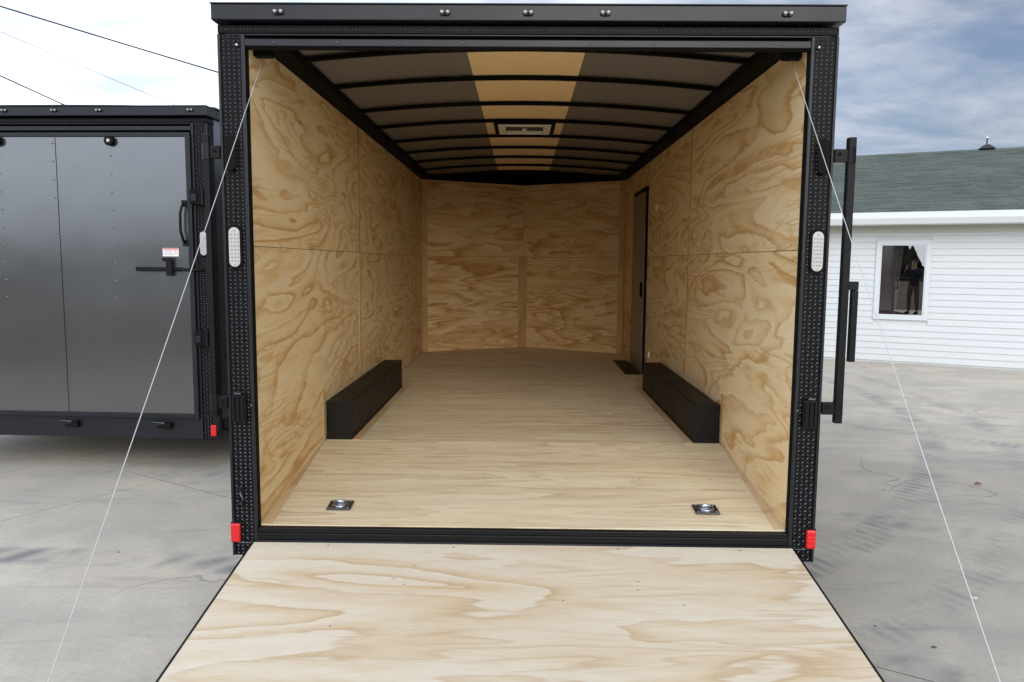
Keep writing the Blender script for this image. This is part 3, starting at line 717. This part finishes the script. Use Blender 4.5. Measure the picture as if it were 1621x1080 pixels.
# bottom latches
for u in (1.095, .40, 1.8):
    lk = MB().tube([(U(u+.075), -.012, .244+.122), (U(u-.06), -.012, .244+.112)], .006, 8).build('spring_latch', M_zdark, G2, smooth=True)
    MB().box(U(u-.02), U(u-.07), -.03, .0055, .244+.075, .244+.122).build('latch_body', M_rubber, lk, .004)
    MB().box(U(u+.04), U(u-.02), -.018, .0055, .244+.078, .244+.092).build('latch_foot', M_rubber, lk, .003)
# its body
for s in (-1, 1):
    a, b_ = (1.262, 1.280) if s > 0 else (-1.280, -1.262)
    MB().box(a, b_, .11, 5.6, S+.0, S+2.163).build('side_skin', M_skin, G2)
    MB().box(*((1.262, 1.30) if s > 0 else (-1.30, -1.262)), .125, 5.6, S+2.166, S+2.226).build('side_cap', M_capblk, G2, .006)
    MB().box(*((1.262, 1.289) if s > 0 else (-1.289, -1.262)), .125, 5.6, S-.08, S-.002).build('lower_rail', M_capblk, G2, .004)
    for y in (2.2, 3.08):
        w_ = MB(); nn = 28
        for (dx, r_) in ((.0, .20), (.0, .34), (.03, .355), (.17, .355), (.20, .34), (.20, .20)):
            for k in range(nn): t_ = 2*math.pi*k/nn; w_.v.append((s*(.985+dx), y+r_*math.cos(t_), .355+r_*math.sin(t_)))
        for j in range(5):
            for k in range(nn): w_.f.append((j*nn+k, j*nn+(k+1) % nn, (j+1)*nn+(k+1) % nn, (j+1)*nn+k))
        wo_ = w_.build('wheel', M_tyre, G2, smooth=True); MB().tube([(s*1.0, y, .355), (s*1.17, y, .355)], .2, 24).build('rim', M_zdark, wo_)
bdy = MB(); bdy.box(-1.26, 1.26, .12, 5.6, S-.06, S+.06); bdy.box(-1.26, 1.26, 5.58, 5.6, S, S+2.1)
for k in range(9): bdy.box(-1.25, 1.25, .3+k*.6, .35+k*.6, S-.13, S-.06)
bdy.build('chassis', M_black, G2)
MB().prism([(x, rz(x)+.012+S-S0) for x in xs]+[(x, rz(x)+S-S0) for x in reversed(xs)], 'y', .126, 5.6).build('roof_skin', M_capblk, G2)
S = S0

# ================================================================== THE WHITE BUILDING
BA = R(-26.6)
B = empty('white_building', (5.377, 9.053, 0), BA); tag(B, 'long low white sided building with a green shingle roof behind the yard', 'building')
UL, UR, ZE = -5.0, 11.0, 2.04
DEP = 9.0
WX0, WX1, WZ0, WZ1 = .315, .925, .765, 1.850
wl = MB(); wl.box(UL, WX0-.03, .014, .16, 0, ZE+.12); wl.box(WX1+.03, UR, .014, .16, 0, ZE+.12); wl.box(WX0-.029, WX1+.029, .014, .16, 0, WZ0-.03); wl.box(WX0-.029, WX1+.029, .014, .16, WZ1+.03, ZE+.12)
wl.box(UL, UL+.15, .161, DEP, 0, ZE+.12); wl.box(UR-.15, UR, .161, DEP, 0, ZE+.12); wl.box(UL+.151, UR-.151, DEP-.15, DEP, 0, ZE+.12)
wl.build('wall', M_siding, B)
eh = .098
def board(xa, xb, zc_):
    z = zc_
    MB().prism([(.013, z), (-.006, z+.001), (-.0065, z+.006), (.0045, z+eh-.001), (.013, z+eh-.001)], 'x', xa, xb).build('siding_board', M_siding, B)
k = 0; z = .03
TW = .078
while z < ZE-.02:
    if z+eh > WZ0-TW and z < WZ1+TW:
        board(UL, WX0-TW-.001, z); board(WX1+TW+.001, 4.3 if k % 2 else 5.9, z); board((4.3 if k % 2 else 5.9)+.002, UR, z)
    else:
        board(UL, 2.4 if k % 2 else 4.9, z); board((2.4 if k % 2 else 4.9)+.002, UR, z)
    z += eh; k += 1
box('frieze_board', M_soffit, B, UL, UR, -.012, .0125, ZE+.0005, ZE+.122, bevel=.002)
box('soffit', M_soffit, B, UL-.3, UR+.3, -.40, .16, ZE+.124, ZE+.136)
gt = MB().prism([(-.402, ZE+.10), (-.49, ZE+.115), (-.525, ZE+.20), (-.52, ZE+.285), (-.505, ZE+.292), (-.498, ZE+.28), (-.402, ZE+.27)], 'x', UL-.3, UR+.3).build('gutter', M_gutter, B)
for q in range(14): MB().box(UL+.4+q*1.2, UL+.43+q*1.2, -.50, -.40, ZE+.284, ZE+.290).build('gutter_strap', M_gutter, gt)
# roof
RY, RZ = 4.5, 3.81; EY, EZ = -.50, ZE+.275
def roofp(u, t_): return Vector((u, EY+(RY-EY)*t_, EZ+(RZ-EZ)*t_))
rdk = MB().hexa([(UL-.3, EY+.02, EZ-.06), (UR+.3, EY+.02, EZ-.06), (UR+.3, RY, RZ-.05), (UL-.3, RY, RZ-.05)], [(UL-.3, EY+.02, EZ+.0), (UR+.3, EY+.02, EZ+.0), (UR+.3, RY, RZ), (UL-.3, RY, RZ)])
rdk.hexa([(UL-.3, RY+.001, RZ-.05), (UR+.3, RY+.001, RZ-.05), (UR+.3, 2*RY-EY, EZ-.06), (UL-.3, 2*RY-EY, EZ-.06)], [(UL-.3, RY+.001, RZ), (UR+.3, RY+.001, RZ), (UR+.3, 2*RY-EY, EZ), (UL-.3, 2*RY-EY, EZ)])
rdk.prism([(0.16, ZE+.12), (2*RY-EY-.6, ZE+.12), (RY, RZ-.06)], 'x', UR-.12, UR); rdk.prism([(0.16, ZE+.12), (2*RY-EY-.6, ZE+.12), (RY, RZ-.06)], 'x', UL, UL+.12)
roof = rdk.build('roof', M_shingle, B)
sh = MB(); L_ = math.hypot(RY-EY, RZ-EZ); nr = int(L_/.143); nrm = Vector((0, -(RZ-EZ), RY-EY)).normalized()
rnd = random.Random(3)
for i in range(nr):
    t0, t1 = i/nr, (i+1.15)/nr; t1 = min(t1, 1)
    u = UL-.3-rnd.random()*.3
    while u < UR+.3:
        wd = rnd.choice((.22, .3, .3, .4)); ua, ub = max(u, UL-.3), min(u+wd-.004, UR+.3); u += wd
        if ub-ua < .03: continue
        th = rnd.choice((.006, .011, .016)); dt_ = rnd.uniform(-.08, .06)/nr
        a0, a1 = roofp(ua, t0+dt_ if i else t0), roofp(ub, t0+dt_ if i else t0); b0, b1 = roofp(ua, t1), roofp(ub, t1)
        up = nrm*th; lo = nrm*.001
        o_ = len(sh.v); sh.v += [tuple(p) for p in (a0+lo, a1+lo, a0+up, a1+up, b0+lo, b1+lo)]
        sh.f += [(o_, o_+1, o_+3, o_+2), (o_+2, o_+3, o_+5, o_+4), (o_, o_+2, o_+4), (o_+1, o_+5, o_+3)]
sh.build('shingles', M_shingle, roof, kind='stuff')
for q in range(54): MB().hexa([(UL-.3+q*.31, RY-.13, RZ-.028), (UL+.02+q*.31, RY-.13, RZ-.028), (UL+.02+q*.31, RY+.13, RZ-.028), (UL-.3+q*.31, RY+.13, RZ-.028)], [(UL-.3+q*.31, RY-.02, RZ+.022+.003*(q % 2)), (UL+.02+q*.31, RY-.02, RZ+.022+.003*(q % 2)), (UL+.02+q*.31, RY+.02, RZ+.022+.003*(q % 2)), (UL-.3+q*.31, RY+.02, RZ+.022+.003*(q % 2))]).build('ridge_cap', M_shingle, roof)
# window
wn = MB()
wn.box(WX0-TW, WX0-.012, -.022, .0135, WZ0-TW, WZ1+TW); wn.box(WX1+.012, WX1+TW, -.022, .0135, WZ0-TW, WZ1+TW)
wn.box(WX0-.0115, WX1+.0115, -.022, .0135, WZ1+.012, WZ1+TW); wn.box(WX0-.0115, WX1+.0115, -.022, .0135, WZ0-TW, WZ0-.012)
win = wn.build('window', M_trim, B, .003)
fr = MB(); fr.box(WX0-.0115, WX0+.004, -.014, .05, WZ0-.0115, WZ1+.0115); fr.box(WX1-.004, WX1+.0115, -.014, .05, WZ0-.0115, WZ1+.0115); fr.box(WX0+.0045, WX1-.0045, -.014, .05, WZ0-.0115, WZ0+.004); fr.box(WX0+.0045, WX1-.0045, -.014, .05, WZ1-.004, WZ1+.0115)
fr.build('sash', M_trim, win)
MB().box(WX0+.004, WX1-.004, .006, .010, WZ0+.004, WZ1-.004).build('pane', M_glass, win)
MB().prism([(WX0-.08, WZ0-.02), (WX0+.24, WZ0-.02), (WX0+.30, WZ1+.02), (WX0-.08, WZ1+.02)], 'y', .07, .075).build('reflection_panel', M_reflect, win)  # added panel imitating the open trailer's grey reflection in the glass
MB().add([(WX0-.5, .165, .3), (WX1+.5, .165, .3), (WX1+.5, 1.6, .3), (WX0-.5, 1.6, .3), (WX0-.5, .165, 2.1), (WX1+.5, .165, 2.1), (WX1+.5, 1.6, 2.1), (WX0-.5, 1.6, 2.1)], [(0,1,2,3),(4,5,6,7),(1,2,6,5),(2,3,7,6),(3,0,4,7)]).build('room_lining', M_room, B)
# ridge vent pipe
vp = MB().prism([(2.22, 0), (2.50, 0), (2.44, .045), (2.40, .07), (2.32, .07), (2.28, .045)], 'y', RY-.14, RY+.14)
vpo = vp.build('roof_vent_pipe', M_vent, roof); vpo.location = (-.42, 0, RZ+.02)
MB().tube([(2.36, RY, .07), (2.36, RY, .21)], .014, 8).build('pipe_stem', M_vent, vpo); MB().dome((2.36, RY, .21), .03, .03, .03, 'z', 10, 3).build('stem_glint', M_whitep, vpo, smooth=True)  # white dome stands in for a glint at the stem's tip

# ================================================================== WIRES
def wire(pa, pb, name, r_, label, mat, sag, grp=None):
    cpos = cam.matrix_world.translation
    def at(px, py, D):
        d = (_f+_rr*((px-810.5)/F)-_uu*((py-540)/F)); return cpos+d*(D/d.y)
    a, b_ = at(*pa), at(*pb); e = (b_-a); L0 = e.length; u = e/L0; pts = []
    for k in range(49):
        q = -45+110*k/48+0.0; p = a+u*q; p.z += sag*.0012*(q*(q-L0)); pts.append(p)
    o = MB().tube(pts, r_, 6).build(name, mat, None, smooth=True); tag(o, label, 'wire', grp)
wire((0, 10, 24), (340, 113, 27), 'overhead_wire', .024, 'dark overhead wire highest in the left sky, ending behind the open trailer', M_wire, .5)
wire((0, 120, 24), (110, 170, 25), 'overhead_wire', .021, 'short dark overhead wire meeting the grey trailer roof at far left', M_wire, .2)
wire((0, 50, 34), (280, 168, 36), 'overhead_wire', .019, 'faint pale overhead wire between the two dark ones in the left sky', M_wire2, .5)

# ================================================================== SMALL THINGS ON THE YARD
def chip(name, loc, r_, mat, label, cat, flat=.3, n=7):
    rnd = random.Random(int(loc[0]*1000)); m_ = MB(); ptsb = [(r_*rnd.uniform(.6, 1.2)*math.cos(2*math.pi*k/n), r_*rnd.uniform(.5, .9)*math.sin(2*math.pi*k/n)) for k in range(n)]
    o_ = [(x, y, 0) for x, y in ptsb]+[(x*.7, y*.7, r_*flat) for x, y in ptsb]+[(0, 0, r_*flat*1.25)]
    m_.add(o_, [tuple(range(n-1, -1, -1))]+[(i, (i+1) % n, n+(i+1) % n, n+i) for i in range(n)]+[(n+i, n+(i+1) % n, 2*n) for i in range(n)])
    o = m_.build(name, mat); o.location = loc; tag(o, label, cat); return o
M_leaf = plain('dead_leaf', (.20, .075, .035), .8); M_stone = plain('dark_pebble', (.09, .085, .08), .9); M_chalk = plain('pale_chip', (.62, .60, .58), .9)
lf = MB()
for k in range(8):
    t_ = k/7; ww = .014*math.sin(math.pi*min(1, t_*.96+.02)); lf.v += [(-.035+.07*t_, -ww, .004+.010*math.sin(t_*3)), (-.035+.07*t_, 0, .001+.006*math.sin(t_*3)), (-.035+.07*t_, ww, .005+.012*math.sin(t_*3))]
for k in range(7): lf.f += [(k*3, k*3+3, k*3+4, k*3+1), (k*3+1, k*3+4, k*3+5, k*3+2)]
lo = lf.build('dead_leaf', M_leaf); lo.location = (3.227, 2.033, .002); lo.rotation_euler = (0, 0, .4); tag(lo, 'small curled reddish brown leaf lying on the concrete at right', 'leaf')
chip('pale_chip', (2.115, .172, 0), .016, M_chalk, 'small white chip on the concrete at the lower right', 'chip')
chip('pebble', (1.674, -.299, 0), .013, M_stone, 'dark pebble on the concrete close to the ramp, lower right', 'pebble')
chip('pebble', (1.52, -.12, 0), .008, M_stone, 'smaller dark pebble nearest the right edge of the ramp', 'pebble')
chip('pebble', (-2.13, .60, 0), .009, M_stone, 'tiny dark pebble on the concrete left of the ramp', 'pebble')

# ================================================================== THE PHOTOGRAPHER (reflected in the window)
M_skinp = plain('skin', (.45, .27, .19), .55); M_jacket = plain('navy_jacket', (.018, .022, .035), .85, 0, .3, 8, .3); M_jeans = plain('brown_trousers', (.10, .065, .045), .9, 0, .3, 9, .3); M_hair = plain('dark_hair', (.02, .014, .01), .7)
def person_mesh(name, chains, mat, parent, sub=2):
    bm = bmesh.new(); lay = bm.verts.layers.skin.verify(); idx = {}; first = True
    for ch_ in chains:
        prev = None
        for key, r_ in ch_:
            k_ = tuple(round(c_, 4) for c_ in key)
            if k_ not in idx:
                v_ = bm.verts.new(key); idx[k_] = v_
                v_[lay].radius = r_ if hasattr(r_, '__len__') else (r_, r_)
                v_[lay].use_root = first; first = False
            if prev is not None: bm.edges.new((prev, idx[k_]))
            prev = idx[k_]
    me = bpy.data.meshes.new(name); bm.to_mesh(me); bm.free(); me.materials.append(mat)
    o = bpy.data.objects.new(name, me); C.objects.link(o); o.parent = parent
    o.modifiers.new('skin', 'SKIN').use_smooth_shade = True
    ss = o.modifiers.new('subdivision', 'SUBSURF'); ss.levels = sub; ss.render_levels = sub
    return o
PB = empty('person', (-.012, -3.66, 0)); tag(PB, 'person in navy jacket and brown trousers taking the photograph, mirrored in the window', 'person')
def limb_arm(s): return [((0, 0, 1.36), .12), ((s*.10, 0, 1.40), .075), ((s*.185, .0, 1.385), .062), ((s*.235, .05, 1.26), .05), ((s*.255, .10, 1.15), .043), ((s*.185, .19, 1.30), .038), ((s*.115, .255, 1.455), .028)]
def limb_leg(s): return [((0, 0, .96), (.12, .09)), ((s*.095, .0, .86), .09), ((s*.11, .01, .66), .075), ((s*.12, .02, .49), .056), ((s*.125, -.01, .30), .052), ((s*.13, -.02, .10), .038), ((s*.135, .02, .045), .036), ((s*.145, .13, .032), .030)]
torso = [((0, 0, .96), (.12, .09)), ((0, .0, 1.10), (.115, .085)), ((0, 0, 1.24), (.135, .10)), ((0, 0, 1.36), .12)]
hand = []
for s in (-1, 1):
    wr = (s*.115, .255, 1.455); pm = (s*.088, .285, 1.50); hand.append([(wr, .028), (pm, .030)])
    for q in range(4):
        dz = q*.019; ln = (.95, 1.05, 1.0, .8)[q]
        hand.append([(pm, .030), ((s*.085, .312, 1.488+dz), .0095), ((s*.070, .335*1.0, 1.492+dz), .0088), ((s*(.070-.022*ln), .340, 1.495+dz), .0082)])
    hand.append([(pm, .030), ((s*.070, .268, 1.515), .011), ((s*.045, .262, 1.525), .0095)])
body = [torso+[((0, .01, 1.44), .062), ((0, .025, 1.50), .055), ((0, .035, 1.56), (.070, .082)), ((0, .035, 1.62), (.076, .092)), ((0, .030, 1.675), (.062, .075))]]+[limb_leg(-1), limb_leg(1), limb_arm(-1), limb_arm(1)]+hand
pb_ = person_mesh('body', body, M_skinp, PB)
jk = [[(k_, tuple(c_+.018 for c_ in (r_ if hasattr(r_, '__len__') else (r_, r_)))) for k_, r_ in ch_] for ch_ in (torso, limb_arm(-1)[:-1]+[((-.125, .245, 1.435), .022)], limb_arm(1)[:-1]+[((.125, .245, 1.435), .022)])]
jk[0] = [((0, 0, .84), (.185, .145)), ((0, 0, .95), (.180, .14)), ((0, .0, 1.10), (.165, .125)), ((0, 0, 1.24), (.172, .128)), jk[0][3], ((0, .0, 1.43), (.075, .075))]
person_mesh('jacket', jk, M_jacket, PB)
tr = [[(k_, tuple(c_+.014 for c_ in (r_ if hasattr(r_, '__len__') else (r_, r_)))) for k_, r_ in limb_leg(s)[1:-2]] for s in (-1, 1)]
tr = [[((0, 0, 1.04), (.13, .10)), ((0, 0, .95), (.155, .12)), ((0, 0, .88), (.15, .11))]]+[[((0, 0, .88), (.15, .11))]+t_ for t_ in tr]
person_mesh('trousers', tr, M_jeans, PB)
for s in (-1, 1): person_mesh('shoe', [[((s*.13, -.05, .045), .045), ((s*.135, .02, .05), .05), ((s*.145, .13, .035), .042), ((s*.147, .18, .03), .030)]], M_rubber, PB)
person_mesh('hair', [[((0, .0, 1.60), (.080, .080)), ((0, .01, 1.66), (.083, .098)), ((0, .02, 1.71), (.070, .085))]], M_hair, PB)
for sx in (-1, 1):
    MB().dome((sx*.031, .118, 1.622), .011, .006, .007, 'z', 10, 3).build('eye', M_hair, PB, smooth=True)
    MB().tube([(sx*.074, .03, 1.595), (sx*.086, .02, 1.612), (sx*.086, .018, 1.632), (sx*.076, .025, 1.645)], [.006, .009, .009, .006], 8).build('ear', M_skinp, PB, smooth=True)
MB().tube([(0, .118, 1.635), (0, .133, 1.605), (0, .122, 1.594)], [.008, .013, .010], 8).build('nose', M_skinp, PB, smooth=True)
MB().tube([(-.022, .112, 1.567), (0, .118, 1.565), (.022, .112, 1.567)], .005, 6).build('mouth', M_red, PB, smooth=True)
cb = MB().box(-.068, .068, -.045, -.0, -.045, .040).build('camera_body', M_rubber, None, .008); cb.name = 'camera_body'
cb.location = (-.012, -3.318, 1.545); tag(cb, 'black camera held up at the eye by the person facing the trailer', 'camera')
MB().prism([(-.03, .0405), (.03, .0405), (.018, .062), (-.018, .062)], 'y', -.04, -.004).build('prism_hump', M_rubber, cb, .003)
MB().tube([(.048, -.02, .0405), (.048, -.02, .048)], .008, 12).build('shutter_button', M_zdark, cb)
MB().tube([(0, .0005, -.002), (0, .014, -.002)], .030, 20).build('lens_mount', M_zdark, cb)

# ================================================================== WOODS BEHIND THE CAMERA (seen in the window and the grey door)
wd_ = MB(); rnd = random.Random(11)
for k in range(330):
    x = rnd.uniform(-130, 130); y = -62-rnd.uniform(0, 18)-abs(x)*.02; hgt = rnd.uniform(1.8, 5.0); r0 = rnd.uniform(1.2, 2.4)
    if rnd.random() < .18: hgt *= 1.45
    n_ = 7; L = 4; o_ = len(wd_.v)
    for j in range(L):
        zz_ = hgt*(.06+.94*j/L)*(1+rnd.uniform(-.05, .05)); rr_ = r0*(1-.8*j/L)
        for q in range(n_): t_ = 2*math.pi*q/n_+j; r2 = rr_*rnd.uniform(.6, 1.3); wd_.v.append((x+r2*math.cos(t_), y+r2*math.sin(t_), zz_+rnd.uniform(-.3, .3)-.2))
    wd_.v.append((x, y, hgt))
    for j in range(L-1):
        for q in range(n_): wd_.f.append((o_+j*n_+q, o_+j*n_+(q+1) % n_, o_+(j+1)*n_+(q+1) % n_, o_+(j+1)*n_+q))
    for q in range(n_): wd_.f.append((o_+(L-1)*n_+q, o_+(L-1)*n_+(q+1) % n_, len(wd_.v)-1))
tag(wd_.build('distant_woods', M_wood_far), 'dark line of evergreen woods far behind the photographer', 'woods', kind='stuff')
